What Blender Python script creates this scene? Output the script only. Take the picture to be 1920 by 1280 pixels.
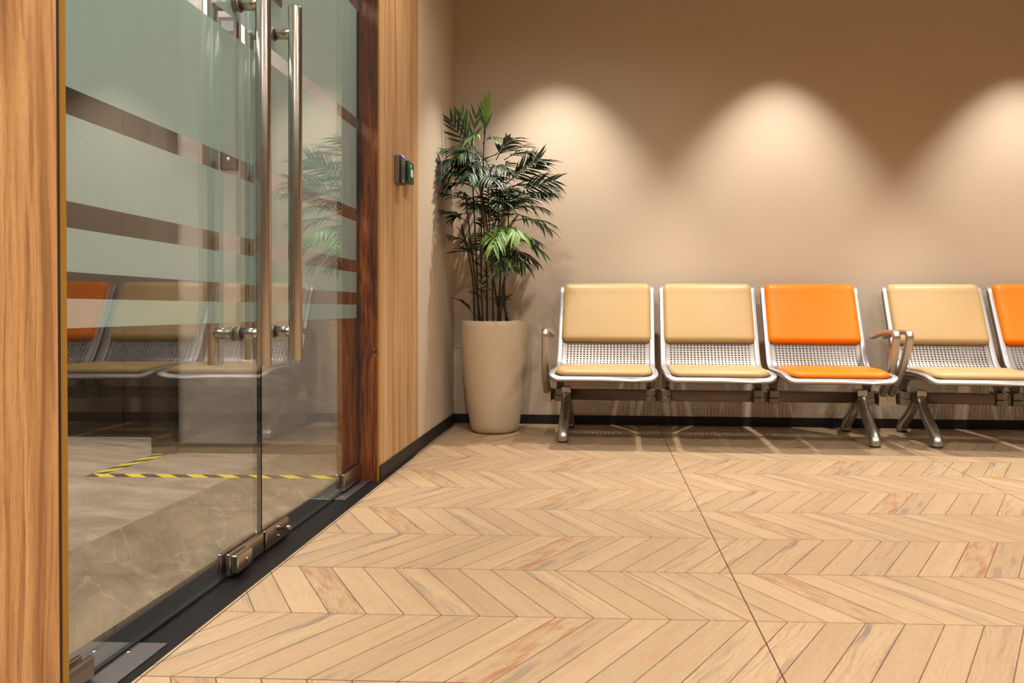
import bpy, bmesh, math, random
from mathutils import Vector, Matrix, noise
random.seed(7)
PI = math.pi
S = bpy.context.scene
COL = S.collection
for o in list(bpy.data.objects): bpy.data.objects.remove(o)

# ---------------------------------------------------------------- camera
FPX, CX, CY, CAMH = 1385.0, 1076.0, 600.0, 0.70
yaw, pitch, roll = 48/FPX, -20/FPX, .004
fw = Vector((-math.sin(yaw), math.cos(yaw), 0)); rt = Vector((math.cos(yaw), math.sin(yaw), 0))
fw = (fw*math.cos(pitch) + Vector((0,0,1))*math.sin(pitch)).normalized()
up = rt.cross(fw)
r2 = rt*math.cos(roll) + up*math.sin(roll); u2 = up*math.cos(roll) - rt*math.sin(roll)
cd = bpy.data.cameras.new('camera'); cam = bpy.data.objects.new('camera', cd); COL.objects.link(cam)
m = Matrix((r2, u2, -fw)).transposed().to_4x4(); m.translation = Vector((0,0,CAMH)); cam.matrix_world = m
cd.sensor_width = 36; cd.lens = FPX/1920*36
cd.shift_x = -(CX-960)/1920; cd.shift_y = (CY-640)/1920
cd.clip_start = .02
S.camera = cam
S.cycles.caustics_reflective = False; S.cycles.caustics_refractive = False
S.view_settings.view_transform = 'Standard'; S.view_settings.look = 'None'
S.view_settings.gamma = 1; S.view_settings.use_curve_mapping = False
S.view_settings.exposure = 0.30

# ---------------------------------------------------------------- light
w = bpy.data.worlds.new('world'); S.world = w; w.use_nodes = True
w.node_tree.nodes['Background'].inputs[0].default_value = (1,.86,.7,1)
w.node_tree.nodes['Background'].inputs[1].default_value = .05
WARM = (1,.92,.82)
def spot(name, loc, energy, ang, blend, col, tgt=None, rad=.03):
    l = bpy.data.lights.new(name, 'SPOT'); l.energy = energy; l.spot_size = math.radians(ang)
    l.spot_blend = blend; l.color = col; l.shadow_soft_size = rad
    o = bpy.data.objects.new(name, l); o.location = loc; COL.objects.link(o)
    d = (Vector(tgt) - Vector(loc)) if tgt else Vector((0,0,-1))
    o.rotation_euler = d.to_track_quat('-Z','Y').to_euler()
    return o
CEIL = 2.76
for x in (-.27, 1.04, 2.45, 3.85):                                   # wall washers close to the back wall
    spot('wall_wash_lamp', (x, 4.02-.0205*x, 2.73), 145, 73, .65, WARM, rad=.022)
for x in (-.35, 1.05, 2.45, 3.85):                                      # downlights of the hall
    for y in (2.9, 1.3, -.4):
        spot('downlight_lamp', (x, y, 2.73), 50 if y > 2 else 104, (160 if x < 0 else 110) if y > 2 else 150, .9, (1,.92,.815), rad=.04)
for (x, y) in ((-2.2,2.9), (-2.9,1.6), (-2.2,.6)):                  # unseen soft area lamps, added to light the lobby without streaks
    l = bpy.data.lights.new('lobby_fill_lamp', 'AREA'); l.size = .9; l.energy = 42; l.color = (1,.94,.87)
    o = bpy.data.objects.new('lobby_fill_lamp', l); o.location = (x, y, 2.72); COL.objects.link(o)

# ---------------------------------------------------------------- mesh helpers
def link(name, me, mats, parent=None):
    o = bpy.data.objects.new(name, me); COL.objects.link(o)
    for mm in (mats if isinstance(mats, (list,tuple)) else [mats]): me.materials.append(mm)
    if parent: o.parent = parent
    return o
def obj(name, bm, mats, parent=None, smooth=False, bevel=0, seg=2):
    me = bpy.data.meshes.new(name); bmesh.ops.recalc_face_normals(bm, faces=bm.faces)
    if smooth:
        for f in bm.faces: f.smooth = True
    bm.to_mesh(me); bm.free()
    o = link(name, me, mats, parent)
    if bevel:
        b = o.modifiers.new('bevel','BEVEL'); b.width = bevel; b.segments = seg; b.limit_method = 'ANGLE'; b.harden_normals = False
        for p in me.polygons: p.use_smooth = True
        if hasattr(me,'set_sharp_from_angle'): me.set_sharp_from_angle(angle=math.radians(35))
    return o
def box(bm, x0,x1,y0,y1,z0,z1, mi=0):
    v = [bm.verts.new((x,y,z)) for x in (x0,x1) for y in (y0,y1) for z in (z0,z1)]
    fs = []
    for q in ((0,1,3,2),(4,6,7,5),(0,4,5,1),(2,3,7,6),(0,2,6,4),(1,5,7,3)):
        f = bm.faces.new([v[i] for i in q]); f.material_index = mi; fs.append(f)
    return fs
def bx(name, b, mat, parent=None, bevel=0, seg=2):
    bm = bmesh.new(); box(bm, *b); return obj(name, bm, mat, parent, bevel=bevel, seg=seg)
def frames(pts):
    n = len(pts); T = []
    for i in range(n):
        a = pts[max(i-1,0)]; b = pts[min(i+1,n-1)]; T.append((b-a).normalized())
    ref = Vector((1,0,0)) if abs(T[0].x) < .9 else Vector((0,0,1))
    N = (ref - T[0]*ref.dot(T[0])).normalized(); out = []
    for t in T:
        N = (N - t*N.dot(t)).normalized(); out.append((t, N, t.cross(N)))
    return out
def sweep(bm, pts, sec, sc=None, caps=True, mi=0):
    """sec: list of (a,b) offsets along N and B; sc: per point (sa,sb)"""
    pts = [Vector(p) for p in pts]; fr = frames(pts); rings = []
    for i,(p,(t,N,B)) in enumerate(zip(pts, fr)):
        s = sc[i] if sc else (1,1)
        if not isinstance(s,(tuple,list)): s = (s,s)
        rings.append([bm.verts.new(p + N*a*s[0] + B*b*s[1]) for a,b in sec])
    k = len(sec)
    for i in range(len(rings)-1):
        for j in range(k):
            f = bm.faces.new((rings[i][j], rings[i][(j+1)%k], rings[i+1][(j+1)%k], rings[i+1][j])); f.smooth = True; f.material_index = mi
    if caps:
        for r in (rings[0][::-1], rings[-1]):
            f = bm.faces.new(r); f.material_index = mi
def circ(r, n=16): return [(r*math.cos(2*PI*i/n), r*math.sin(2*PI*i/n)) for i in range(n)]
def rrect(w, h, r, n=4):
    out = []
    for cx,cy,a0 in ((w/2-r,h/2-r,0),(-w/2+r,h/2-r,90),(-w/2+r,-h/2+r,180),(w/2-r,-h/2+r,270)):
        for i in range(n+1):
            a = math.radians(a0+90*i/n); out.append((cx+r*math.cos(a), cy+r*math.sin(a)))
    return out
def smoothpath(pts, n=6):
    """Catmull-Rom"""
    P = [Vector(p) for p in pts]; P = [P[0]*2-P[1]] + P + [P[-1]*2-P[-2]]; out = []
    for i in range(1, len(P)-2):
        for k in range(n):
            t = k/n; a,b,c,d = P[i-1],P[i],P[i+1],P[i+2]
            out.append(.5*((2*b)+(c-a)*t+(2*a-5*b+4*c-d)*t*t+(3*b-a-3*c+d)*t**3))
    out.append(P[-2]); return out
def lathe(bm, prof, c=(0,0,0), n=48, mi=0):
    rings = []
    for r,z in prof:
        rings.append([bm.verts.new((c[0]+r*math.cos(2*PI*i/n), c[1]+r*math.sin(2*PI*i/n), c[2]+z)) for i in range(n)] if r > 1e-5 else [bm.verts.new((c[0],c[1],c[2]+z))])
    for a,b in zip(rings, rings[1:]):
        for i in range(n):
            j = (i+1)%n
            q = [a[i%len(a)], a[j%len(a)], b[j%len(b)], b[i%len(b)]]
            q = list(dict.fromkeys(q))
            if len(q) > 2: f = bm.faces.new(q); f.smooth = True; f.material_index = mi
def empty(name, loc=(0,0,0), rz=0, parent=None):
    o = bpy.data.objects.new(name, None); o.empty_display_size = .1; COL.objects.link(o)
    o.location = loc; o.rotation_euler = (0,0,rz)
    if parent: o.parent = parent
    return o
def tag(o, label=None, cat=None, group=None, kind=None):
    if label: o['label'] = label
    if cat: o['category'] = cat
    if group: o['group'] = group
    if kind: o['kind'] = kind
    return o
def struct(o, label, cat): return tag(o, label, cat, kind='structure')

# ---------------------------------------------------------------- material helpers
class NT:
    def __init__(s, name):
        s.m = bpy.data.materials.new(name); s.m.use_nodes = True; s.t = s.m.node_tree
        s.b = s.t.nodes['Principled BSDF']; s.out = s.t.nodes['Material Output']
    def n(s, typ, **kw):
        nd = s.t.nodes.new(typ)
        for k,v in kw.items(): setattr(nd, k, v)
        return nd
    def put(s, inp, v):
        if hasattr(v, 'is_output') or isinstance(v, bpy.types.NodeSocket): s.t.links.new(v, inp)
        elif isinstance(v,(tuple,list)) and len(v)==3 and inp.type=='RGBA': inp.default_value = (*v,1)
        else: inp.default_value = v
    def M(s, op, a, b=None, c=None, clamp=False):
        nd = s.n('ShaderNodeMath', operation=op); nd.use_clamp = clamp
        for i,v in enumerate((a,b,c)):
            if v is not None: s.put(nd.inputs[i], v)
        return nd.outputs[0]
    def mix(s, f, a, b, typ='MIX'):
        nd = s.n('ShaderNodeMix', data_type='RGBA', blend_type=typ)
        s.put(nd.inputs[0], f); s.put(nd.inputs[6], a); s.put(nd.inputs[7], b); return nd.outputs[2]
    def ramp(s, f, stops):
        nd = s.n('ShaderNodeValToRGB'); s.put(nd.inputs[0], f); e = nd.color_ramp.elements
        while len(e) < len(stops): e.new(.5)
        for i,(p,c) in enumerate(stops):
            e[i].position = p; e[i].color = (*c,1) if len(c)==3 else c
        return nd.outputs[0]
    def pos(s): return s.n('ShaderNodeTexCoord').outputs['Object']
    def sep(s, v):
        nd = s.n('ShaderNodeSeparateXYZ'); s.put(nd.inputs[0], v); return nd.outputs
    def comb(s, x,y,z):
        nd = s.n('ShaderNodeCombineXYZ')
        for i,v in enumerate((x,y,z)): s.put(nd.inputs[i], v)
        return nd.outputs[0]
    def map(s, v, sc=(1,1,1), loc=(0,0,0), rot=(0,0,0)):
        nd = s.n('ShaderNodeMapping'); s.put(nd.inputs[0], v)
        nd.inputs[1].default_value = loc; nd.inputs[2].default_value = rot; nd.inputs[3].default_value = sc; return nd.outputs[0]
    def noise(s, v, scale=5, det=4, rough=.55, dist=0):
        nd = s.n('ShaderNodeTexNoise'); s.put(nd.inputs['Vector'], v)
        nd.inputs['Scale'].default_value = scale; nd.inputs['Detail'].default_value = det
        nd.inputs['Roughness'].default_value = rough; nd.inputs['Distortion'].default_value = dist; return nd.outputs[0]
    def bump(s, h, st=.3, d=.002):
        nd = s.n('ShaderNodeBump'); s.put(nd.inputs['Height'], h); nd.inputs['Strength'].default_value = st
        nd.inputs['Distance'].default_value = d; s.t.links.new(nd.outputs[0], s.b.inputs['Normal'])
    def base(s, c): s.put(s.b.inputs['Base Color'], c)
    def set(s, **kw):
        for k,v in kw.items(): s.put(s.b.inputs[k.replace('_',' ')], v)
        return s
def plain(name, col, rough=.5, metal=0, **kw):
    a = NT(name); a.base(col); a.set(Roughness=rough, Metallic=metal, **kw); return a.m
def srgb(r,g,b):
    f = lambda c: (c/255/12.92) if c/255 <= .04045 else ((c/255+.055)/1.055)**2.4
    return (f(r),f(g),f(b))

# painted wall: warm beige with faint woven roller texture
a = NT('wall_paint'); p = a.pos()
n1 = a.noise(a.map(p,(1,1,1)), 1.3, 3); n2 = a.noise(a.map(p,(12,12,260)), 6, 2)
a.base(a.mix(n1, srgb(202,185,165), srgb(212,195,174))); a.set(Roughness=.62); a.bump(a.M('ADD', n2, a.noise(p, 300, 2)), .18, .0006)
M_WALL = a.m
M_CEIL = plain('ceiling_paint', (.16,.14,.12), .9)
M_BASE = plain('black_baseboard', (.004,.004,.006), .55)
M_SILL = None
a = NT('threshold_black'); p = a.pos(); a.base(a.ramp(a.noise(p, 220, 4, .7), [(.35,(.003,.003,.004)),(.75,(.012,.0115,.014))])); a.set(Roughness=.42); a.put(a.b.inputs['Specular IOR Level'], .22); M_SILL = a.m

# chevron plank floor tiles
def floor_mat():
    a = NT('chevron_oak_tile'); p = a.pos(); X,Y,_ = a.sep(p)
    RW, PW, DX, TL = .301, 1.2175/14, .194, 1.2175
    ry = a.M('DIVIDE', a.M('SUBTRACT', Y, 1.968-20*RW), RW)                # row coordinate
    row = a.M('FLOOR', ry); fr = a.M('FRACT', ry)
    par = a.M('MODULO', row, 2.0)                                          # 0: rows above an even boundary
    # edges: x = .406 at even boundary, .406+DX at odd boundary (going away from it)
    tt = a.M('ADD', a.M('MULTIPLY', par, a.M('SUBTRACT', 1.0, fr)), a.M('MULTIPLY', a.M('SUBTRACT', 1.0, par), fr))
    q = a.M('DIVIDE', a.M('ADD', a.M('SUBTRACT', a.M('SUBTRACT', X, .406), a.M('MULTIPLY', tt, DX)), 40*TL), PW)
    pid = a.M('FLOOR', q); pf = a.M('FRACT', q)
    idm = a.M('MODULO', pid, 14.0)                                         # the print repeats tile by tile
    seed = a.M('ADD', a.M('MULTIPLY', idm, 7.31), a.M('MULTIPLY', par, 131.7))
    wn = a.n('ShaderNodeTexWhiteNoise', noise_dimensions='1D'); a.put(wn.inputs['W'], seed); rv = wn.outputs['Value']
    wn2 = a.n('ShaderNodeTexWhiteNoise', noise_dimensions='1D'); a.put(wn2.inputs['W'], a.M('ADD', seed, 3.3)); rv2 = wn2.outputs['Value']
    # grain space: along = tt, across = pf
    along = a.M('MULTIPLY', tt, .35); across = a.M('MULTIPLY', pf, .073)
    g = a.comb(a.M('ADD', along, seed), a.M('ADD', across, a.M('MULTIPLY', seed, 3.7)), 0.0)
    warp = a.noise(a.map(g,(5,9,1)), 1.6, 3, .5)
    gy = a.M('ADD', a.M('ADD', across, a.M('MULTIPLY', seed, 3.7)), a.M('MULTIPLY', warp, .03))
    g2 = a.comb(a.M('MULTIPLY', a.M('ADD', along, seed), 1.0), gy, 0.0)
    grain = a.noise(a.map(g2,(6,240,1)), 1.0, 6, .66, .25)
    broad = a.noise(a.map(g2,(2.2,38,1)), 1.0, 3, .5, .8)
    fine = a.noise(a.map(g2,(30,900,1)), 1.0, 3, .7)
    c0 = a.mix(rv, srgb(172,146,115), srgb(186,159,126))
    c1 = a.mix(a.M('MULTIPLY', a.M('SUBTRACT', broad, .46, clamp=True), 2.0, clamp=True), c0, srgb(164,136,108))
    gm = a.M('MULTIPLY', a.M('SUBTRACT', grain, .47, clamp=True), 3.6, clamp=True)
    c2 = a.mix(a.M('MULTIPLY', gm, a.M('ADD', .12, a.M('MULTIPLY', rv2, .5))), c1, srgb(138,110,84))
    c3 = a.mix(a.M('MULTIPLY', a.M('SUBTRACT', fine, .48, clamp=True), 1.7, clamp=True), c2, srgb(120,92,64))
    # grey-blue mineral streaks on some planks
    gs = a.noise(a.map(g2,(3.0,60,1), loc=(11,5,0)), 1.0, 4, .6, .6)
    gsel = a.M('GREATER_THAN', rv2, .74)
    c4 = a.mix(a.M('MULTIPLY', gsel, a.M('MULTIPLY', a.M('SUBTRACT', gs, .52, clamp=True), 5.0, clamp=True)), c3, srgb(126,113,100))
    # rusty knots on one plank in each row of a tile
    rsel = a.M('COMPARE', idm, a.M('ADD', 6.0, a.M('MULTIPLY', par, -6.0)), .1)
    rn = a.noise(a.map(g2,(9,48,1), loc=(3,9,0)), 1.0, 6, .7, .3)
    rm = a.M('MULTIPLY', rsel, a.M('MULTIPLY', a.M('SUBTRACT', rn, .47, clamp=True), 6.0, clamp=True))
    c5 = a.mix(a.M('MULTIPLY', rm, .7), c4, srgb(146,88,46))
    rn2 = a.noise(a.map(g,(9,20,1), loc=(31,2,0)), 1.0, 4, .6)
    c5 = a.mix(a.M('MULTIPLY', a.M('MULTIPLY', a.M('SUBTRACT', rn2, .56, clamp=True), 5.0, clamp=True), .45), c5, srgb(168,122,82))
    # plank lines, row lines, tile joints
    d1 = a.M('MINIMUM', pf, a.M('SUBTRACT', 1.0, pf)); l1 = a.M('LESS_THAN', d1, .018)
    d2 = a.M('MINIMUM', fr, a.M('SUBTRACT', 1.0, fr)); l2 = a.M('LESS_THAN', d2, .0046)
    jx = a.M('FRACT', a.M('DIVIDE', a.M('ADD', a.M('SUBTRACT', X, .3535), 40*TL), TL))
    dj = a.M('MINIMUM', jx, a.M('SUBTRACT', 1.0, jx)); lj = a.M('LESS_THAN', dj, .0013)
    evb = a.M('MODULO', a.M('FLOOR', a.M('ADD', ry, .5)), 2.0)             # real tile edge on every second row line
    ln = a.noise(p, 25, 2)
    c6 = a.mix(a.M('MULTIPLY', a.M('MAXIMUM', l1, l2), a.M('ADD', .45, a.M('MULTIPLY', ln, .6)), clamp=True), c5, srgb(76,46,24))
    j2 = a.M('MULTIPLY', a.M('LESS_THAN', d2, .0040), a.M('SUBTRACT', 1.0, evb))
    c7 = a.mix(a.M('MULTIPLY', j2, .55), c6, srgb(80,52,32))
    c8 = a.mix(lj, c7, srgb(70,42,26))
    a.base(c8); a.set(Roughness=a.M('ADD', .36, a.M('MULTIPLY', grain, .16)))
    hgt = a.M('SUBTRACT', a.M('MULTIPLY', fine, .2), a.M('MAXIMUM', lj, a.M('MAXIMUM', l1, l2)))
    a.bump(hgt, .25, .0006)
    return a.m
M_FLOOR = floor_mat()

def wood(name, c_light, c_mid, c_dark, su=60, warp=.02, stripes=.5, rough=.5, knot=None, pore=1.0):
    """vertical grain; u = horizontal axis (x+y), v = z"""
    a = NT(name); p = a.pos(); X,Y,Z = a.sep(p); u = a.M('ADD', X, Y)
    wv = a.noise(a.comb(a.M('MULTIPLY',u,6.0), 0.0, a.M('MULTIPLY',Z,2.2)), 1.0, 3, .5)
    uw = a.M('ADD', u, a.M('MULTIPLY', wv, warp))
    if knot:
        ku, kz = knot
        dx = a.M('SUBTRACT', u, ku); dz = a.M('SUBTRACT', Z, kz)
        dd = a.M('SQRT', a.M('ADD', a.M('MULTIPLY', a.M('MULTIPLY',dx,dx), 2.5), a.M('MULTIPLY', a.M('MULTIPLY',dz,dz), 6.0)))
        push = a.M('DIVIDE', .0006, a.M('ADD', dd, .012))
        uw = a.M('ADD', uw, a.M('MULTIPLY', push, a.M('SIGN', dx)))
    g = a.comb(a.M('MULTIPLY', uw, su), 0.0, a.M('MULTIPLY', Z, su*.035))
    n = a.noise(g, 1.0, 6, .62, .5); b = a.noise(a.comb(a.M('MULTIPLY', uw, su*.28), 3.0, a.M('MULTIPLY', Z, su*.012)), 1.0, 3, .5, .4)
    f = a.noise(a.comb(a.M('MULTIPLY', uw, su*9), 0.0, a.M('MULTIPLY', Z, su*.45)), 1.0, 3, .7)
    c = a.ramp(b, [(.3,c_light),(.52,c_mid),(.72,c_dark)])
    c = a.mix(a.M('MULTIPLY', a.M('SUBTRACT', n, .46, clamp=True), 4*stripes, clamp=True), c, c_dark)
    c = a.mix(a.M('MULTIPLY', a.M('SUBTRACT', f, .52, clamp=True), 2.2*pore, clamp=True), c, tuple(v*.45 for v in c_dark))
    if knot: c = a.mix(a.M('SUBTRACT', 1.0, a.M('DIVIDE', dd, .022), clamp=True), c, (.008,.004,.002))
    a.base(c); a.set(Roughness=rough); a.bump(a.M('ADD', f, n), .3, .0008)
    return a.m
M_OAK_POST = wood('oak_post', srgb(214,168,114), srgb(192,142,90), srgb(134,90,50), su=80, warp=.035, stripes=1.0, rough=.5, pore=1.3)
M_OAK = wood('oak_panel', srgb(210,174,130), srgb(190,150,106), srgb(146,104,64), su=40, warp=.012, stripes=.8, rough=.5, pore=.6)
M_JAMB = wood('dark_jamb_wood', srgb(146,78,26), srgb(110,54,16), srgb(40,16,6), su=230, warp=.004, stripes=1.4, rough=.5, knot=(-.905+2.955,.525), pore=.5)
M_EDGE = plain('ochre_edge_band', srgb(150,108,30), .5)
M_EDGED = plain('dark_edge_groove', srgb(36,14,8), .6)

def stone(name, c1, c2, vein, sc=1.0, rough=.35, ang=.5, tile=None):
    a = NT(name); p = a.map(a.pos(), (1,1,1), rot=(0,0,ang))
    st = a.map(p, (1.0*sc,3.2*sc,2.2*sc))
    n = a.noise(st, 1.6, 8, .62, 1.2); c = a.ramp(n, [(.3,c1),(.7,c2)])
    v = a.noise(a.map(p,(.8*sc,2.6*sc,1.6*sc), loc=(4,2,7)), 1.3, 5, .5, .5)
    vm = a.M('SUBTRACT', 1.0, a.M('MULTIPLY', a.M('ABSOLUTE', a.M('SUBTRACT', v, .5)), 70.0), clamp=True)
    c = a.mix(a.M('MULTIPLY', vm, .2), c, vein)
    c = a.mix(a.M('MULTIPLY', a.noise(p, 90, 3, .7), .18), c, (.02,.015,.01))
    a.base(c); a.set(Roughness=rough); return a.m
M_STONE_F = stone('lobby_stone_floor', srgb(128,112,98), srgb(186,168,150), srgb(215,205,190), sc=1.3, ang=.35)
M_STONE_D = stone('lobby_stone_border', srgb(84,72,58), srgb(146,128,106), srgb(215,205,190), sc=1.5, ang=.9)
M_STONE_W = stone('lobby_stone_wall', srgb(120,110,104), srgb(162,150,142), srgb(200,190,180), sc=.9, rough=.3, ang=.2)
M_LWALL = plain('lobby_paint', srgb(150,135,118), .6)
a = NT('elevator_bronze'); p = a.pos(); a.base(a.mix(a.noise(a.map(p,(300,300,2)),1,2), (.03,.025,.02), (.05,.04,.03)))
a.set(Metallic=.85, Roughness=.34); M_BRONZE = a.m
M_BROWNMET = plain('brown_metal_frame', srgb(44,35,28), .42, .3)
M_BLACKMET = plain('black_metal_strip', (.006,.006,.007), .3, .2)
M_LBASE = plain('lobby_baseboard', srgb(40,32,26), .4)

# architectural glass (thin-slab reflection + straight-through transmission)
def glass_mat():
    a = NT('door_glass'); a.t.nodes.remove(a.b)
    geo = a.n('ShaderNodeNewGeometry'); ior = a.M('ADD', a.M('MULTIPLY', geo.outputs['Backfacing'], 1/1.52-1.52), 1.52)
    fr = a.n('ShaderNodeFresnel'); a.put(fr.inputs[0], ior)
    tr = a.n('ShaderNodeBsdfTransparent'); tr.inputs[0].default_value = (.93,.955,.945,1)
    gl = a.n('ShaderNodeBsdfGlossy'); gl.inputs['Roughness'].default_value = 0.0; gl.inputs[0].default_value = (1,1,1,1)
    mx = a.n('ShaderNodeMixShader'); a.put(mx.inputs[0], a.M('MULTIPLY', fr.outputs[0], 1.25, clamp=True))
    a.t.links.new(tr.outputs[0], mx.inputs[1]); a.t.links.new(gl.outputs[0], mx.inputs[2])
    a.t.links.new(mx.outputs[0], a.out.inputs[0]); return a.m
M_GLASS = glass_mat()
M_GEDGE = plain('glass_edge_green', (.003,.013,.012), .35)
def frost_mat():
    a = NT('frosted_film'); a.t.nodes.remove(a.b); p = a.pos()
    n = a.noise(p, 700, 2, .6)
    col = a.mix(n, (.40,.50,.485), (.55,.655,.635))
    vo = a.n('ShaderNodeTexVoronoi'); a.put(vo.inputs['Vector'], p); vo.inputs['Scale'].default_value = 45
    sp = a.M('LESS_THAN', vo.outputs['Distance'], .075)
    col = a.mix(sp, col, (1,1,1))  # tiny glints painted into the film colour as white specks
    df = a.n('ShaderNodeBsdfDiffuse'); a.put(df.inputs[0], col)
    tl = a.n('ShaderNodeBsdfTranslucent'); a.put(tl.inputs[0], (.58,.67,.655))
    tr = a.n('ShaderNodeBsdfTransparent'); tr.inputs[0].default_value = (.78,.87,.83,1)
    m1 = a.n('ShaderNodeMixShader'); m1.inputs[0].default_value = .38
    a.t.links.new(df.outputs[0], m1.inputs[1]); a.t.links.new(tl.outputs[0], m1.inputs[2])
    m2 = a.n('ShaderNodeMixShader'); m2.inputs[0].default_value = .25
    a.t.links.new(m1.outputs[0], m2.inputs[1]); a.t.links.new(tr.outputs[0], m2.inputs[2])
    a.t.links.new(m2.outputs[0], a.out.inputs[0]); return a.m
M_FROST = frost_mat()
a = NT('brushed_steel'); p = a.pos(); a.base((.46,.41,.36)); a.set(Metallic=1.0, Roughness=.27)
a.bump(a.noise(a.map(p,(900,900,8)), 1, 2), .06, .0004); M_STEEL = a.m
M_CHROME = plain('polished_steel', (.50,.45,.40), .2, 1)
M_PLATE = plain('satin_floor_plate', (.30,.28,.28), .34, .9)
M_ALU = plain('silver_perforated_steel', (.27,.25,.24), .42, .9)
M_RAIL = plain('silver_edge_paint', (.50,.49,.50), .34, .6)
M_ALU2 = plain('cast_aluminium', (.44,.41,.36), .30, .85)
M_BEAM = plain('grey_beam', (.16,.13,.11), .4, .6)
M_CLAMP = plain('grey_clamp', (.20,.175,.15), .4, .6)
M_RUB = plain('black_rubber', (.01,.01,.01), .6)
def leather(name, c):
    a = NT(name); p = a.pos(); n = a.noise(p, 350, 3, .6)
    a.base(a.mix(a.noise(p, 6, 3), c, tuple(v*.9 for v in c))); a.set(Roughness=.38); a.put(a.b.inputs['Specular IOR Level'], .28); a.bump(a.M('ADD', n, a.noise(p, 18, 2)), .12, .0012); return a.m
M_CREAM = leather('cream_vinyl', srgb(190,160,112)); M_ORANGE = leather('orange_vinyl', srgb(242,126,0))
a = NT('pot_glaze'); p = a.pos(); a.base(a.mix(a.noise(p,30,4), srgb(206,188,164), srgb(196,176,150))); a.set(Roughness=.42)
a.bump(a.noise(a.map(p,(3,3,120)), 1, 2), .08, .0008); M_POT = a.m
M_SOIL = plain('dark_soil', (.012,.009,.006), .95)
def leafm(name, c1, c2):
    a = NT(name); p = a.pos(); a.base(a.mix(a.noise(p, 14, 2), c1, c2)); a.set(Roughness=.46); 
    a.put(a.b.inputs['Subsurface Weight'], 0.0); return a.m
M_LEAF = [leafm('leaf_dark', (.006,.022,.007), (.013,.042,.012)), leafm('leaf_mid', (.03,.10,.022), (.055,.15,.03)), leafm('leaf_light', (.12,.25,.035), (.20,.33,.06))]
M_STEM = plain('palm_stem', (.018,.022,.010), .5); M_STEMB = plain('palm_stem_tan', (.30,.13,.05), .5)
M_BLK = plain('black_plastic', (.012,.011,.012), .22); M_GREY = plain('grey_plastic', (.13,.10,.085), .4)
M_GREEN = plain('green_plastic', (.0,.085,.035), .3); M_WHITE = plain('white_print', (.75,.8,.7), .5)
a = NT('blue_status_light'); a.base((.1,.1,.5)); a.put(a.b.inputs['Emission Color'], (.25,.2,1)); a.put(a.b.inputs['Emission Strength'], 3.0); M_BLUE = a.m
def tape_mat():
    a = NT('hazard_tape_print'); uv = a.n('ShaderNodeUVMap').outputs[0]; U,V,_ = a.sep(uv)
    t = a.M('FRACT', a.M('ADD', a.M('MULTIPLY', U, 1.0), a.M('MULTIPLY', V, .5)))
    a.base(a.mix(a.M('GREATER_THAN', t, .5), (.012,.010,.008), srgb(225,205,20))); a.set(Roughness=.4); return a.m
M_TAPE = tape_mat()

# ---------------------------------------------------------------- setting: hall
WX = -.893
struct(bx('floor', (-.872,6.0,-4.0,4.75,-.05,0), M_FLOOR), 'light oak chevron tile floor of the waiting hall', 'floor')
RW = -.0205
bw = empty('wall_back', (0,4.495,0), RW); struct(bw, 'beige painted back wall behind the seating', 'wall')
bx('wall_surface', (-1.2,6.2,0,.12,-.05,CEIL), M_WALL, bw)
bb = empty('baseboard_back', (0,4.487,0), RW); struct(bb, 'black skirting along the foot of the back wall', 'baseboard')
bx('skirting', (WX-.0,6.0,0,.0078,0,.056), M_BASE, bb)
struct(bx('wall_left', (-1.06,WX,3.60,4.60,-.05,CEIL), M_WALL), 'narrow beige wall section between oak panel and corner', 'wall')
struct(bx('trim_1', (WX-.02,WX+.001,2.962,3.60,0,CEIL), M_OAK), 'light oak wall panel beside the dark door jamb', 'wall panel')
bm = bmesh.new(); box(bm,-1.06,WX-.02,2.972,3.60,-.05,CEIL); struct(obj('wall_right_of_door',bm,M_LWALL),'wall core behind the oak panel','wall')
bpy.data.objects['wall_right_of_door'].name = 'wall_door'
struct(bx('trim_2', (WX-.004,WX+.0015,2.952,2.962,0,CEIL), M_EDGE), 'thin ochre edge strip between dark jamb and oak panel', 'edge strip')
struct(bx('baseboard_left', (WX,WX+.008,2.964,4.50,0,.062), M_BASE, bevel=.003), 'black skirting along the left wall', 'baseboard')
struct(bx('trim_3', (-1.06,WX-.003,2.952,2.972,0,CEIL), M_JAMB), 'dark reddish brown wooden door jamb with a knot', 'door jamb')
struct(bx('trim_4', (-1.06,WX,-1.0,1.188,-.05,CEIL), M_OAK_POST), 'light oak post in the left foreground', 'post')
struct(bx('trim_5', (WX-.002,WX+.0005,1.188,1.194,0,CEIL), M_EDGED), 'dark groove along the edge of the foreground oak post', 'edge strip')
struct(bx('trim_6', (WX-.02,WX-.0035,1.194,1.214,0,CEIL), M_EDGE), 'ochre strip along the edge of the foreground oak post', 'edge strip')
struct(bx('wall_header', (-1.06,WX,1.188,2.972,2.42,CEIL), M_OAK), 'wooden header above the glass door', 'wall')
th = struct(bx('trim_7', (-1.062,-.872,1.188,2.952,-.05,.0015), M_SILL), 'black threshold strip under the glass door', 'threshold')
struct(bx('ceiling', (-1.06,6.2,-4.2,4.75,CEIL,CEIL+.08), M_CEIL), 'ceiling of the hall', 'ceiling')
struct(bx('wall_right', (6.0,6.12,-4.2,4.75,-.05,CEIL), M_WALL), 'right wall of the hall', 'wall')
struct(bx('wall_rear', (-1.06,6.0,-4.2,-4.0,-.05,CEIL), M_WALL), 'wall behind the viewer', 'wall')
struct(bx('wall_left_near', (-1.06,WX,-4.0,-1.0,-.05,CEIL), M_WALL), 'left wall near the viewer', 'wall')

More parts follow.
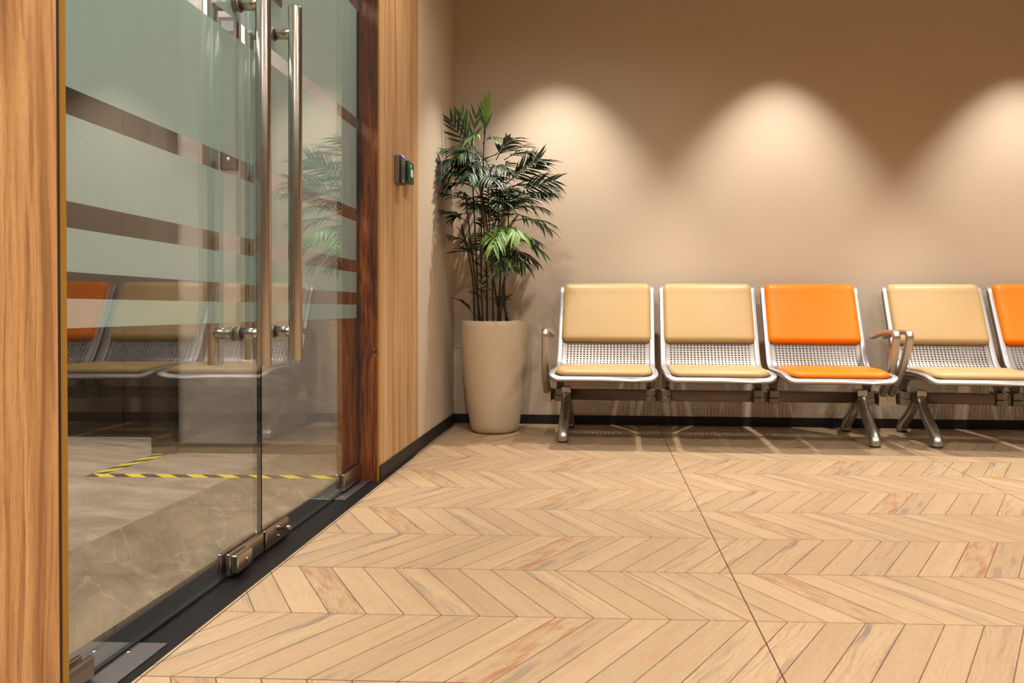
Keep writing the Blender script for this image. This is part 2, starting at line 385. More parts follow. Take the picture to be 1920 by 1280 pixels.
# ---------------------------------------------------------------- setting: lobby behind the glass
struct(bx('floor_border', (-1.52,-1.062,-1.0,3.95,-.05,0), M_STONE_D), 'darker grey brown stone floor strip along the glass door', 'floor')
struct(bx('floor_lobby', (-4.5,-1.52,-1.0,3.95,-.05,0), M_STONE_F), 'veined beige stone floor behind the glass door', 'floor')
struct(bx('wall_lobby', (-2.035,-1.06,3.50,3.9,0,CEIL), M_STONE_W), 'grey stone wall of the lobby seen through the glass', 'wall')
struct(bx('baseboard_lobby', (-2.035,-1.06,3.488,3.50,0,.047), M_LBASE), 'dark skirting under the lobby stone wall', 'baseboard')
struct(bx('trim_8', (-2.062,-2.035,3.462,3.95,0,CEIL), M_BLACKMET), 'black strip between lobby stone wall and elevator frame', 'frame')
struct(bx('trim_9', (-2.146,-2.062,3.462,3.95,0,CEIL), M_BROWNMET), 'brown metal elevator frame', 'frame')
struct(bx('wall_elevator', (-4.5,-2.035,3.955,4.05,0,CEIL), M_BLACKMET), 'back of the elevator recess', 'wall')
for i,(x0,x1) in enumerate(((-2.568,-2.15),(-3.03,-2.572),(-3.49,-3.034))):
    struct(bx('door_%d'%(i+3), (x0,x1,3.90,3.94,.006,CEIL-.1), M_BRONZE, bevel=.002), 'dark bronze elevator door panel, %s' % ('beside the frame','left of the seam','far left behind the post')[i], 'elevator door')
struct(bx('wall_lobby_left', (-4.5,-4.4,-1.0,3.95,0,CEIL), M_LWALL), 'far left wall of the lobby', 'wall')
struct(bx('wall_lobby_near', (-4.5,-1.06,-1.1,-1.0,0,CEIL), M_LWALL), 'near wall of the lobby', 'wall')
struct(bx('ceiling_lobby', (-4.5,-1.06,-1.1,4.05,CEIL,CEIL+.08), M_CEIL), 'ceiling of the lobby', 'ceiling')
struct(bx('added_soffit', (-1.44,-1.06,-1.0,3.46,2.45,CEIL), M_LWALL), 'unseen soffit added on the lobby side of the door to shade the floor', 'ceiling')  # soffit added out of view to throw shade on the lobby floor

# call panel and indicator on the stone wall
cp = empty('elevator_call_panel', (-1.78,3.50,1.42)); tag(cp, 'small brown elevator call panel on the stone wall seen through glass', 'call panel')
bx('face_plate', (-.042,.042,-.012,0,-.055,.055), M_BROWNMET, cp, bevel=.003)
b1 = bmesh.new(); lathe(b1, [(.0,.004),(.010,.004),(.012,.0)], n=20); bmesh.ops.rotate(b1, verts=b1.verts, matrix=Matrix.Rotation(PI/2,3,'X')); bmesh.ops.translate(b1, verts=b1.verts, vec=(0,-.012,-.01)); obj('call_button', b1, M_STEEL, cp)
ip = empty('elevator_indicator', (-1.78,3.50,2.03)); tag(ip, 'brown indicator box above the call panel on the stone wall', 'indicator')
bx('housing', (-.045,.045,-.015,0,-.06,.06), M_BROWNMET, ip, bevel=.003)
bx('display', (-.03,.03,-.0165,-.014,-.01,.04), M_BLK, ip)

# hazard tape on the stone floor
def strip(name, p0, p1, wd, label):
    p0,p1 = Vector(p0),Vector(p1); d = (p1-p0); L = d.length; d.normalize(); n = Vector((-d.y,d.x,0))*wd/2
    bm = bmesh.new(); uvl = bm.loops.layers.uv.new('UVMap'); z = Vector((0,0,.0006)); zb = Vector((0,0,.0001))
    q = [p0-n,p1-n,p1+n,p0+n]; t = [bm.verts.new(v+z) for v in q]; b = [bm.verts.new(v+zb) for v in q]
    uvs = [(0,0),(L/.131,0),(L/.131,1),(0,1)]
    f = bm.faces.new(t)
    for l,uv in zip(f.loops, uvs): l[uvl].uv = uv
    for i in range(4):
        j = (i+1)%4; f = bm.faces.new((b[i],b[j],t[j],t[i]))
        for l,k in zip(f.loops,(i,j,j,i)): l[uvl].uv = uvs[k]
    tag(obj(name, bm, M_TAPE), label, 'tape')
strip('hazard_tape', (-2.13,3.005,0), (-1.064,3.02,0), .056, 'yellow and black tape strip running parallel to the lobby stone wall')
strip('hazard_tape', (-2.108,3.03,.0006), (-2.085,3.46,.0006), .056, 'yellow and black tape strip running towards the elevator frame')

# ---------------------------------------------------------------- glass doors
GX0, GX1 = -.971, -.959
BANDS = ((.662,.716),(.765,.845),(.893,1.05),(1.10,1.42),(1.466,1.895),(1.945,2.40))
def leaf(idx, y0, y1, label, hy, patches):
    r = leaf_build(idx, y0, y1, label, hy, patches)
    h = Vector((-.965, 2.0635, 0)); r.location = h; r.rotation_euler = (0,0,.0085)
    for c in r.children: c.matrix_parent_inverse = Matrix.Translation(-h)
    return r
def leaf_build(idx, y0, y1, label, hy, patches):
    r = empty('door_%d'%idx, (0,0,0)); struct(r, label, 'glass door')
    bm = bmesh.new(); fs = box(bm, GX0,GX1,y0,y1,.010,2.41)
    for f in fs:
        c = f.calc_center_median()
        f.material_index = 0 if (abs(c.x-GX0) < 1e-4 or abs(c.x-GX1) < 1e-4) else 1
    obj('glass_pane', bm, [M_GLASS, M_GEDGE], r)
    for z0,z1 in BANDS:
        bx('frosted_band', (GX0-.0012,GX0-.0004,y0+.001,y1-.001,z0,z1), M_FROST, r)
    for side in (1,-1):
        gx = GX1 if side > 0 else GX0
        cx = gx + side*.065
        h = empty('pull_handle', (0,0,0), parent=r)
        bm = bmesh.new(); rr = .0195
        prof = [(cx,hy,.548),(cx,hy,.5495),(cx,hy,.552),(cx,hy,1.578),(cx,hy,1.5805),(cx,hy,1.582)]
        sweep(bm, prof, circ(rr,32), [.86,.96,1,1,.96,.86]); obj('bar', bm, M_STEEL, h)
        for z in (.632,1.503):
            bm = bmesh.new()
            sweep(bm, [(gx+side*.003,hy,z),(cx,hy,z)], circ(.0155,24)); obj('standoff', bm, M_STEEL, h)
            bm = bmesh.new()
            sweep(bm, [(gx+side*.0001,hy,z),(gx+side*.001,hy,z),(gx+side*.0045,hy,z),(gx+side*.0055,hy,z)], circ(.0200,28), [.95,1,1,.85]); obj('collar', bm, M_CLAMP, h)
    for (a,b,z0,z1,kind) in patches:
        f = empty('patch_fitting', (0,0,0), parent=r)
        bx('clamp_plate', (GX1,GX1+.011,a,b,z0,z1), M_CHROME, f, bevel=.002)
        bx('clamp_plate', (GX0-.011,GX0,a,b,z0,z1), M_CHROME, f, bevel=.002)
        if kind == 'lock':
            bx('lock_body', (GX1+.011,GX1+.030,a+.003,a+.085,z0+.006,z1-.004), M_CHROME, f, bevel=.003)
            bm = bmesh.new(); sweep(bm, [(GX1+.029,a+.055,z0+.028),(GX1+.033,a+.055,z0+.028)], circ(.006,16)); obj('keyhole', bm, M_STEEL, f)
        if kind == 'knob':
            bm = bmesh.new(); sweep(bm, [(GX1+.010,b-.045,z0+.033),(GX1+.022,b-.045,z0+.033),(GX1+.023,b-.045,z0+.033),(GX1+.034,b-.045,z0+.033)], circ(.008,20), [.7,.7,1,1]); obj('thumb_turn', bm, M_CHROME, f)
            bm = bmesh.new(); sweep(bm, [(GX1+.010,b-.075,z0+.018),(GX1+.015,b-.075,z0+.018)], circ(.005,16)); obj('keyhole', bm, M_STEEL, f)
    return r
leaf(1, 1.192, 2.0605, 'left glass door leaf with frosted bands and steel pull handle', 1.935, ((1.192,1.342,.010,.050,''),(1.858,2.052,.010,.066,'lock')))
d2 = leaf(2, 2.0665, 2.946, 'right glass door leaf with frosted bands beside the dark jamb', 2.145, ((2.068,2.226,.008,.062,'knob'),(2.732,2.944,.016,.076,'')))
kp = bx('lock_plate', (GX1,GX1+.006,2.13,2.195,1.60,1.69), M_PLATE, d2, bevel=.001); kp.matrix_parent_inverse = Matrix.Translation((.965,-2.0635,0))
bm = bmesh.new(); sweep(bm, [(GX1+.006,2.165,1.63),(GX1+.0068,2.165,1.63)], circ(.006,14)); box(bm, GX1+.006,GX1+.0068,2.162,2.168,1.61,1.63); obj('keyhole', bm, M_BLK, kp)

# floor plates on the threshold
for (y0,y1,nm) in ((1.19,1.494,0),(2.655,2.95,1)):
    fp = bx('floor_plate', (-1.056,-.925 if nm else -.893,y0,y1,.0015,.0045), M_PLATE, th, bevel=.0008)
    for (sx,sy) in ((-1.02,y1-.04) if nm==0 else (-1.02,y0+.04), (-.95,y1-.04) if nm==0 else (-.95,y0+.04)):
        bm = bmesh.new(); lathe(bm, [(.0,.0056),(.004,.0056),(.0055,.0045)], (sx,sy,0), 16); obj('screw', bm, M_CHROME, fp)

# ---------------------------------------------------------------- reader and button box
rd = empty('card_reader', (WX+.001,3.215,1.305)); tag(rd, 'black card reader with blue light on the oak wall panel', 'card reader')
bx('housing', (0,.022,-.035,.035,-.062,.062), M_GREY, rd, bevel=.004, seg=3)
bx('front_cover', (.0215,.031,-.034,.034,-.0615,.0615), M_BLK, rd, bevel=.004, seg=3)
bx('light_bar', (.024,.030,-.026,.028,.0610,.0632), M_BLUE, rd)
bm = bmesh.new(); sweep(bm, [(.0308,.0,-.045),(.0318,.0,-.045)], circ(.0055,16)); obj('indicator_dot', bm, M_WHITE, rd)
gb = empty('exit_button_box', (WX+.001,3.365,1.322)); tag(gb, 'small green box with white print beside the black card reader', 'wall box')
bx('housing', (0,.020,-.046,.046,-.048,.048), M_BLK, gb, bevel=.002)
bx('green_cover', (.0195,.028,-.046,.046,-.048,.048), M_GREEN, gb, bevel=.002)
bx('white_symbol', (.0278,.0285,-.012,.030,-.018,.016), M_WHITE, gb)
bx('white_letters', (.0278,.0285,-.022,.006,.030,.034), M_WHITE, gb)
bx('white_letters', (.0278,.0285,-.022,.012,.023,.026), M_WHITE, gb)

# ---------------------------------------------------------------- benches
PROF = smoothpath([(0,-.424,.340),(0,-.415,.356),(0,-.385,.370),(0,-.30,.376),(0,-.18,.377),(0,-.05,.374),(0,.008,.379),(0,.042,.397),(0,.070,.43),(0,.118,.52),(0,.236,.760),(0,.256,.806),(0,.274,.827),(0,.302,.836)], 10)
CUM = [0]
for i in range(1,len(PROF)): CUM.append(CUM[-1] + (PROF[i]-PROF[i-1]).length)
SL = CUM[-1]
def prof_at(s):
    s = max(0, min(SL, s))
    for i in range(1,len(CUM)):
        if CUM[i] >= s: break
    t = (s-CUM[i-1])/max(1e-9,CUM[i]-CUM[i-1]); p = PROF[i-1].lerp(PROF[i], t)
    a = PROF[max(i-2,0)]; b = PROF[min(i+1,len(PROF)-1)]; d = (b-a).normalized()
    return p, Vector((0,-d.z,d.y))        # normal: up for the seat, forward for the back
def s_of(cond):
    for i in range(400):
        s = SL*i/399; p,_ = prof_at(s)
        if cond(p): return s
def corner(x, y, w, h, rx):
    """square corner squashed to a rounded one; returns x, y, distance to edge"""
    ax, ay = abs(x), abs(y); vx, vy = ax-(w-rx), ay-(h-rx)
    if vx > 0 and vy > 0:
        L = math.hypot(vx,vy); k = max(vx,vy)/L; vx *= k; vy *= k
        return math.copysign(w-rx+vx, x), math.copysign(h-rx+vy, y), rx - math.hypot(vx,vy)
    return x, y, min(w-ax, h-ay)
def edgegrid(h, e, ne, nm):
    out = [-h + e*(1-math.cos(PI/2*i/ne)) for i in range(ne)]
    out += [-h+e + (2*h-2*e)*i/nm for i in range(nm+1)]
    out += [h - e*(1-math.cos(PI/2*i/ne)) for i in range(ne-1,-1,-1)]
    return out
def pad(name, s0, s1, w, thick, r, mat, parent, cx, puff=.004):
    bm = bmesh.new(); hw, hh = w/2, (s1-s0)/2; e = thick*1.0
    gx = edgegrid(hw, e, 6, 18); gy = edgegrid(hh, e, 6, 26); V = []
    def ring(top):
        G = []
        for y in gy:
            R_ = []
            for x in gx:
                X_,Y_,d = corner(x, y, hw, hh, r); d = max(d,0)
                p,n = prof_at((s0+s1)/2 + Y_)
                hgt = .003
                if top:
                    q = min(d/e,1); hgt = .004 + (thick-.004)*math.sqrt(max(0,1-(1-q)**2)) + puff*(1-(x/hw)**2)*(1-(y/hh)**2)
                R_.append(bm.verts.new(p + n*hgt + Vector((X_+cx,0,0))))
            G.append(R_)
        for i in range(len(gy)-1):
            for j in range(len(gx)-1):
                q = (G[i][j],G[i][j+1],G[i+1][j+1],G[i+1][j]); f = bm.faces.new(q if top else q[::-1]); f.smooth = True
        return G
    A = ring(True); B = ring(False); ny, nx = len(gy), len(gx)
    loop = [(0,j) for j in range(nx)] + [(i,nx-1) for i in range(1,ny)] + [(ny-1,j) for j in range(nx-2,-1,-1)] + [(i,0) for i in range(ny-2,0,-1)]
    for k in range(len(loop)):
        (a,b),(c,d_) = loop[k], loop[(k+1)%len(loop)]
        f = bm.faces.new((A[a][b],B[a][b],B[c][d_],A[c][d_])); f.smooth = True
    return obj(name, bm, mat, parent)
HP, HS = .0190, .0150
S_H0 = s_of(lambda p: p.y > -.02); S_BP = s_of(lambda p: p.z > .505)     # perforated stretch, foot of back pad
def shell(parent, cx, me=[None]):
    if me[0] is None:
        bm = bmesh.new(); W = .279; H_ = SL/2; nc = 24; x0 = -nc*HP/2
        gx = [-W,-W+.002,-W+.006,-W+.012,-W+.020,-W+.03]
        for c in range(nc):
            for f in (.25,.75): gx.append(x0 + (c+f)*HP)
        gx += [W-.03,W-.020,W-.012,W-.006,W-.002,W]
        gs = [0,.002,.006,.012,.02] ; s = .03
        while s < S_H0-.02: gs.append(s); s += .022
        nr = int((S_BP+.05-S_H0)/HS); hr = []
        for r_ in range(nr):
            for f in (.22,.78): gs.append(S_H0+(r_+f)*HS)
            hr.append(round(S_H0+(r_+.5)*HS,5))
        s = gs[-1]+.015
        while s < SL-.03: gs.append(s); s += .018
        gs += [SL-.02,SL-.012,SL-.006,SL-.002,SL]
        G = []
        for s in gs:
            R_ = []
            for x in gx:
                X_,Y_,d = corner(x, s-H_, W, H_, .045); d = max(d,0)
                p,n = prof_at(Y_+H_); q = max(0,1-d/.016)
                R_.append(bm.verts.new(p - n*(.016*q**2.2) + Vector((X_,0,0))))
            G.append(R_)
        for i in range(len(gs)-1):
            ms = (gs[i]+gs[i+1])/2; row = any(abs(ms-h) < 1e-4 for h in hr)
            for j in range(len(gx)-1):
                mx = (gx[j]+gx[j+1])/2; k = (mx-x0)/HP-.5
                if row and abs(k-round(k)) < 1e-3 and -.1 < k < nc-.9: continue
                f = bm.faces.new((G[i][j],G[i][j+1],G[i+1][j+1],G[i+1][j])); f.smooth = not (S_H0-.01 < ms < S_BP+.06 and abs(mx) < .244)
        o = obj('seat_shell', bm, M_ALU, parent); me[0] = o.data
    else:
        o = bpy.data.objects.new('seat_shell', me[0]); COL.objects.link(o); o.parent = parent
    o.location = (cx,0,0)
    sm = o.modifiers.new('thick','SOLIDIFY'); sm.thickness = .0028; sm.offset = -1
    return o
def bench(name, loc, rz, cols, label, legx=.805):
    r = empty(name, loc, rz); tag(r, label, 'bench', 'three-seat metal benches along the back wall')
    bm = bmesh.new(); sweep(bm, [(-.935,0,.225),(.935,0,.225)], rrect(.060,.040,.006)); 
    obj('beam', bm, M_BEAM, r)
    for k,c in enumerate(cols):
        cx = (k-1)*.588; mat = M_CREAM if c == 'c' else M_ORANGE
        sh = shell(r, cx)
        bm = bmesh.new(); ed = .263
        up_ = [SL-.012-(SL-.012-.05)*i/34 for i in range(35)]
        path = [prof_at(q)[0]+prof_at(q)[1]*.002+Vector((-ed,0,0)) for q in up_]
        for i in range(1,7):
            a_ = PI/2*i/6; q = .05-.038*math.sin(a_); path.append(prof_at(q)[0]+prof_at(q)[1]*.002+Vector((-ed+.038*(1-math.cos(a_)),0,0)))
        path += [Vector((x_,path[-1].y,path[-1].z)) for x_ in (-.15,0,.15)]
        full = path + [Vector((-v.x,v.y,v.z)) for v in path[:-2][::-1]]
        sweep(bm, full, rrect(.031,.013,.006,3)); obj('edge_rail', bm, M_RAIL, sh)
        o = pad('back_pad', S_BP, SL-.010, .514, .034, .035, mat, sh, 0); tag(o, '%s vinyl back pad' % ('cream' if c=='c' else 'orange'))
        o = pad('seat_pad', .030, S_H0-.005, .492, .026, .05, mat, sh, 0); tag(o, '%s vinyl seat pad' % ('cream' if c=='c' else 'orange'))
        for sx in (-1,1):                                         # cast brackets carrying the shell on the beam
            bm = bmesh.new(); x = cx + sx*.252
            box(bm, x-.028,x+.028,-.050,.050,.190,.222)           # lower jaw
            box(bm, x-.026,x+.026,-.046,.046,.223,.262)
            path = [(x,-.0,.255),(x,-.02,.30),(x,-.07,.338),(x,-.16,.350),(x,-.26,.355)]
            sweep(bm, smoothpath(path,4), rrect(.040,.022,.005,2), None)
            path = [(x,.0,.255),(x,.03,.30),(x,.065,.345),(x,.115,.43),(x,.155,.53)]
            sweep(bm, smoothpath(path,4), rrect(.036,.016,.004,2), None)
            obj('seat_bracket', bm, M_CLAMP, r, bevel=.007, seg=3)
    for sx in (-1,1):
        x = sx*legx                                                # Y-shaped cast leg
        bm = bmesh.new()
        box(bm, x-.027,x+.027,-.048,.048,.234,.272); 
        cl = obj('beam_clamp', bm, M_ALU2, r, bevel=.005)
        bm = bmesh.new()
        fr_ = smoothpath([(x,-.028,.232),(x,-.045,.200),(x,-.095,.150),(x,-.165,.098),(x,-.222,.062),(x,-.248,.030),(x,-.250,.008)], 6)
        n = len(fr_); sc = [(1.0,1.0+.30*math.sin(PI*.9*min(1,i/(n-1)*1.0))) for i in range(n)]
        sweep(bm, fr_, rrect(.052,.046,.020,5), [(1+.12*i/(n-1), .95+.25*i/(n-1)) for i in range(n)])
        rr_ = smoothpath([(x,.028,.232),(x,.045,.200),(x,.095,.150),(x,.165,.098),(x,.222,.062),(x,.248,.030),(x,.250,.008)], 6)
        sweep(bm, rr_, rrect(.052,.046,.020,5), [(1+.12*i/(n-1), .95+.25*i/(n-1)) for i in range(n)])
        sweep(bm, [(x,-.05,.212),(x,0,.198),(x,.05,.212)], rrect(.050,.05,.012,4))
        lg = obj('leg', bm, M_ALU2, r)
        for sy in (-1,1):
            bm = bmesh.new(); lathe(bm, [(.0,0),(.027,0),(.0285,.003),(.0285,.009),(0,.009)], (x,sy*.250,0), 28); obj('rubber_foot', bm, M_RUB, lg)
        x = sx*.912; lean = -sx*.012                                # armrest
        bm = bmesh.new()
        box(bm, x-.022,x+.022,-.052,.052,.186,.216); box(bm, x-.021,x+.021,-.050,.050,.2165,.262)
        sweep(bm, smoothpath([(x,-.030,.245),(x,-.070,.285),(x,-.135,.335),(x+lean*.5,-.205,.425),(x+lean,-.252,.520),(x+lean,-.268,.560),(x+lean,-.258,.582),(x+lean,-.225,.589),(x+lean,-.15,.587),(x+lean,-.03,.575),(x+lean,.075,.556),(x+lean,.095,.548)],5),
              rrect(.038,.030,.011,4), [(1.08,1.45)]*10+[(1.04,1.3)]*10+[(1.0,1.05)]*12+[(1.06,.85)]*18+[(1.0,.75)]*4+[(.75,.45)]*2)
        obj('armrest', bm, M_ALU2, r, bevel=0)
    return r
bench('bench', (.622,4.115,0), -.034, 'cco', 'three-seat metal bench with two cream seats and an orange seat beside the potted palm')
bench('bench', (2.495,4.055,0), -.046, 'coc', 'three-seat metal bench cut by the right edge, cream seat then orange seat', .752)

# ---------------------------------------------------------------- potted palm
PX, PY = -.598, 4.215
pl = empty('potted_palm', (PX,PY,0)); tag(pl, 'tall potted palm in a tapered beige planter standing in the corner', 'potted plant')
bm = bmesh.new()
lathe(bm, [(0,.0),(.105,.0),(.122,.006),(.134,.02),(.142,.05),(.158,.16),(.175,.30),(.187,.42),(.1925,.52),(.192,.60),(.1895,.628),(.186,.634),(.176,.634),(.172,.625),(.172,.59),(0,.59)], n=72)
obj('planter', bm, M_POT, pl)
bm = bmesh.new(); lathe(bm, [(.171,.585),(.171,.600),(.10,.606),(0,.610)], n=40); obj('soil', bm, M_SOIL, pl)

def W(px, py, y):                                             # photo direction to a point at depth y, used to read off the plant's own size
    d = fw + r2*((px-CX)/FPX) - u2*((py-CY)/FPX); t = y/d.y
    return Vector((0,0,CAMH)) + d*t - Vector((PX,PY,0))
def blade(bm, p, d, nrm, L, wd, droop, mi):
    """lanceolate leaflet with a fold, drooping under its weight"""
    n = 6; d = d.normalized(); side = d.cross(nrm).normalized(); pts = []; q = p.copy(); dd = d.copy()
    for i in range(n+1):
        t = i/n; wv = wd*(math.sin(PI*min(1,t*1.02+.06))**.75)*(1-.35*t) if i < n else 0
        nn = side.cross(dd).normalized()
        pts.append((q.copy(), wv, nn)); dd = (dd + Vector((0,0,-droop/n))).normalized(); q = q + dd*(L/n)
    rows = []
    for q_,wv,nn in pts:
        if wv < 1e-5: rows.append([bm.verts.new(q_)])
        else: rows.append([bm.verts.new(q_-side*wv+nn*wv*.35), bm.verts.new(q_), bm.verts.new(q_+side*wv+nn*wv*.35)])
    for a,b in zip(rows, rows[1:]):
        if len(b) == 3: fs = [(a[0],a[1],b[1],b[0]),(a[1],a[2],b[2],b[1])]
        else: fs = [(a[0],a[1],b[0]),(a[1],a[2],b[0])]
        for f in fs: f = bm.faces.new(f); f.smooth = True; f.material_index = mi
RX = (-.268, WX-PX+.02)
def clampw(v):
    v.x = max(v.x, WX-PX+.012); v.y = min(v.y, 4.495-PY-.03); return v
def frond(a, b, arch, n, L, wd, droop, tint, spread=.9, side=None):
    """a: foot, b: tip; arch: how far the middle rises; leaflets in pairs"""
    bm = bmesh.new(); mid = (a+b)/2 + Vector((0,0,arch))
    path = [a.lerp(mid,t).lerp(mid.lerp(b,t),t) for t in [i/10 for i in range(11)]]
    sweep(bm, path, circ(.0028,6), [1-.7*i/10 for i in range(11)], mi=3)
    for i in range(n):
        t = .22 + .78*(i+.5)/n; t = min(t,.985); k = min(int(t*10),9); f = t*10-k
        p = path[k].lerp(path[k+1], f); T = (path[k+1]-path[k]).normalized()
        u_ = Vector((0,0,1)) - T*T.z
        if u_.length < .2: u_ = Vector((0,-1,0))
        u_.normalize(); sd = T.cross(u_).normalized()
        if side is not None: 
            sd = (side - T*side.dot(T)).normalized(); u_ = sd.cross(T).normalized()
        for sg in (-1,1):
            ang = spread*(1-.45*t) + random.uniform(-.1,.1)
            d = T*math.cos(ang) + sd*sg*math.sin(ang) + u_*random.uniform(.02,.22)
            ll = L*(.62+.5*math.sin(PI*min(1,t*.95)))*random.uniform(.85,1.12)
            mi = tint if random.random() > .2 else max(0, min(2, tint+random.choice((-1,1))))
            blade(bm, p, d, u_, ll, wd*random.uniform(.8,1.15), droop*random.uniform(.6,1.4), mi)
    for v in bm.verts: clampw(v.co)
    me = bpy.data.meshes.new('frond'); bm.to_mesh(me); bm.free()
    return link('frond', me, M_LEAF+[M_STEM], pl)
# canes
stems = [((898,604,4.20),(893,480,4.20),(884,300,4.20)), ((905,604,4.17),(902,470,4.18),(908,240,4.20)), ((913,604,4.24),(912,500,4.24),(900,330,4.26)),
 ((925,604,4.16),(921,480,4.14),(905,370,4.10)), ((933,604,4.22),(938,500,4.22),(930,320,4.22)), ((941,604,4.26),(925,520,4.24),(915,380,4.22)),
 ((950,604,4.20),(946,520,4.18),(962,430,4.16)), ((955,604,4.18),(942,540,4.16),(975,470,4.10)), ((936,604,4.14),(950,480,4.12),(955,350,4.14)),
 ((890,604,4.22),(886,520,4.24),(866,420,4.26)), ((902,604,4.26),(888,500,4.22),(872,360,4.16))]
for k,st in enumerate(stems):
    P_ = [W(*q) for q in st]; P_[0].z = .60
    r0 = Vector((P_[0].x,P_[0].y,0)); 
    if r0.length > .13: P_[0].x *= .13/r0.length; P_[0].y *= .13/r0.length
    bm = bmesh.new(); sp = smoothpath(P_, 8)
    sweep(bm, sp, circ(.0062,8), [1-.5*i/len(sp) for i in range(len(sp))])
    obj('cane', bm, M_STEM, pl)
bm = bmesh.new(); sweep(bm, smoothpath([W(898,330,4.09),W(905,390,4.09),W(914,440,4.09),W(922,478,4.10)],6), circ(.0062,8)); tag(obj('cane', bm, M_STEMB, pl), 'orange tan cane')
VW = Vector((1,0,0)); VZ = Vector((0,0,1)); VYn = Vector((0,-1,0))
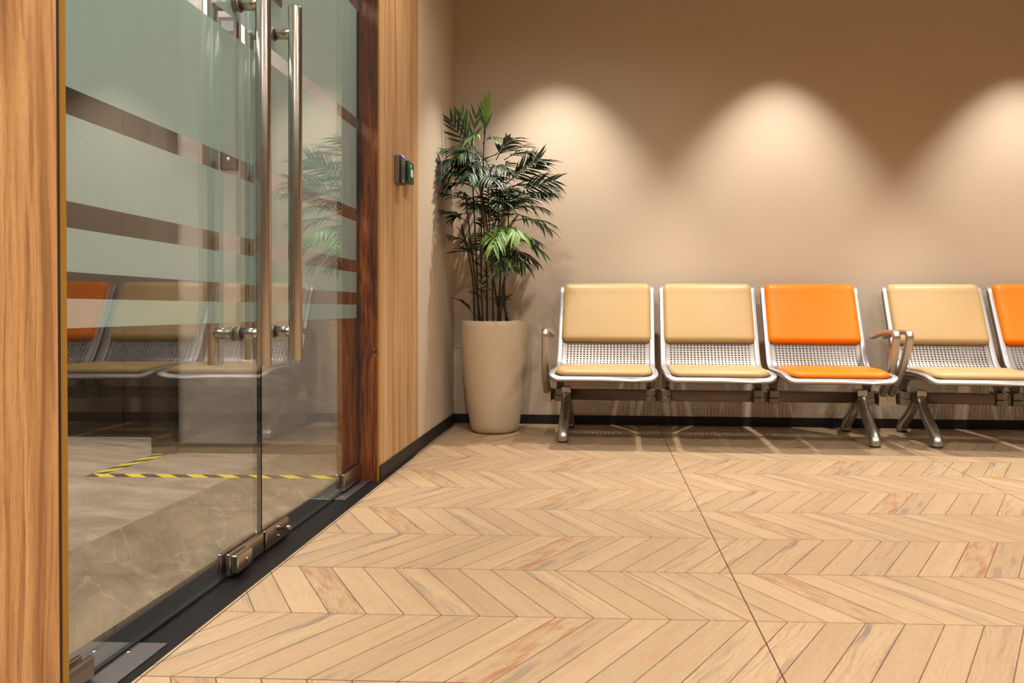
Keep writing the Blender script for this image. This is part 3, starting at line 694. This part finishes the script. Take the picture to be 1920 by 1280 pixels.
F = [ # foot px,py,depth ; tip ; arch, pairs, L, width, droop, tint, spread, side
 ((909,262,4.20),(913,192,4.18),.0,5,.115,.0085,.0,2,.38,VW), ((909,250,4.20),(905,205,4.20),.0,3,.10,.008,.0,1,.3,VW),
 ((878,285,4.20),(846,225,4.15),.0,5,.115,.0085,.1,0,.8,VW), ((880,280,4.22),(864,212,4.22),.0,4,.11,.009,.05,1,.55,VW), ((884,280,4.2),(893,215,4.2),.0,3,.10,.009,.1,1,.6,VW),
 ((905,270,4.20),(938,262,4.12),.05,7,.12,.006,1.1,1,.9,None), ((900,262,4.18),(880,262,4.08),.05,6,.13,.006,1.3,1,.9,None),
 ((905,300,4.15),(985,276,4.10),.02,7,.13,.006,.35,2,.5,None), ((900,300,4.15),(862,290,4.0),.05,8,.14,.007,1.3,0,1.0,None),
 ((895,310,4.15),(822,305,4.02),.06,11,.155,.0075,1.6,0,1.1,None), ((890,320,4.18),(835,330,4.10),.04,9,.14,.0075,1.4,0,1.1,None),
 ((890,380,4.18),(822,362,4.06),.02,9,.12,.008,.8,0,.9,None), ((885,350,4.22),(840,345,4.16),.03,8,.13,.008,1.2,0,1.0,None),
 ((948,345,4.15),(1012,298,4.08),.01,12,.125,.007,.25,0,.95,VZ), ((945,360,4.17),(1018,330,4.14),.02,10,.13,.007,.6,0,.9,None),
 ((960,372,4.12),(1040,338,4.05),.02,10,.13,.007,.55,0,.85,VZ), ((955,375,4.10),(1030,362,3.98),.04,10,.13,.008,.9,0,.9,None),
 ((955,395,4.16),(1022,392,4.10),.04,9,.12,.008,1.0,1,.9,None), ((960,415,4.12),(1035,420,4.02),.04,8,.12,.008,.9,1,.8,None),
 ((950,425,4.08),(975,440,3.90),.03,8,.14,.010,.9,2,.9,VW), ((945,415,4.08),(925,462,3.88),.04,8,.15,.010,.8,2,.8,None),
 ((955,445,4.10),(1012,470,4.02),.03,8,.15,.011,.7,1,.6,None), ((960,470,4.12),(1002,490,4.05),.03,6,.12,.012,.8,0,.8,None),
 ((940,470,4.12),(940,500,3.95),.05,6,.14,.011,.9,1,.9,None), ((905,330,4.12),(880,330,3.92),.06,9,.14,.008,1.3,0,1.0,None),
 ((912,340,4.10),(925,340,3.90),.06,9,.15,.008,1.3,0,1.0,None), ((918,320,4.14),(950,318,4.00),.05,9,.14,.008,1.2,0,1.0,None),
 ((905,350,4.22),(900,300,4.36),.04,8,.13,.008,1.0,0,1.0,None), ((920,350,4.22),(960,320,4.36),.04,8,.13,.008,1.0,0,1.0,None),
 ((880,400,4.20),(848,410,4.14),.02,5,.12,.010,.7,0,.8,None), ((895,500,4.20),(866,440,4.16),.0,4,.12,.013,.5,0,.7,None),
 ((894,480,4.20),(868,472,4.18),.02,2,.13,.022,.4,0,.5,None), ((892,596,4.17),(866,566,4.10),.02,2,.10,.012,.5,0,.5,None),
 ((925,520,4.2),(960,500,4.1),.02,4,.10,.009,.9,0,.8,None), ((915,400,4.2),(890,385,4.0),.05,8,.13,.009,1.1,0,1.0,None),
 ((925,395,4.15),(945,380,3.98),.05,8,.13,.009,1.1,0,1.0,None), ((900,440,4.2),(915,400,4.3),.02,6,.12,.008,.8,0,.9,None),
 ((940,500,4.14),(972,505,4.06),.02,4,.10,.010,.9,0,.8,None), ((910,560,4.18),(905,530,4.1),.01,3,.07,.008,.6,1,.8,None),
]
EXTRA = []
rng = random.Random(11)
for k in range(34):                                            # fuller crown between the canes
    ang = rng.uniform(0, 2*PI); zc = rng.uniform(290, 460); cxp = 912 + (zc-290)*.12
    foot = (cxp+rng.uniform(-18,18), zc+30, 4.19+rng.uniform(-.05,.05))
    ln = rng.uniform(45,85)
    tip = (foot[0]+math.cos(ang)*ln, zc+rng.uniform(-25,12), foot[2]+math.sin(ang)*.20)
    EXTRA.append((foot, tip, rng.uniform(.03,.07), rng.randint(8,11), rng.uniform(.11,.15), rng.uniform(.0065,.0095), rng.uniform(.7,1.3), rng.choice((0,0,0,0,1)), 1.0, None))
for (a_, b_) in (((950,330,4.14),(1030,300,4.02)), ((955,350,4.10),(1046,352,3.98)), ((950,390,4.12),(1035,362,4.0)), ((945,300,4.16),(995,285,4.10)), ((960,400,4.2),(1030,430,4.1)),
                ((930,300,4.16),(960,262,4.10)), ((880,330,4.12),(818,330,3.98)), ((885,300,4.16),(830,280,4.06)), ((880,420,4.16),(828,395,4.05)), ((945,440,4.12),(1005,452,4.0)), ((950,460,4.05),(985,500,3.96))):
    EXTRA.append((a_, b_, .03, 10, .13, .0075, .9, 0, .95, None))
for k in range(9):                                             # small lower shoots
    px0 = rng.uniform(885,960); py0 = rng.uniform(470,580)
    EXTRA.append(((px0,py0+12,4.19), (px0+rng.uniform(-28,28), py0-rng.uniform(0,30), 4.19+rng.uniform(-.12,.1)), .01, rng.randint(2,4), rng.uniform(.05,.10), .007, .7, 0, .8, None))
for a_,b_,arch,n,L,wd,dr,ti,spd,sd in F + EXTRA:
    frond(W(*a_), W(*b_), arch, n, L, wd, dr, ti, spd, sd)
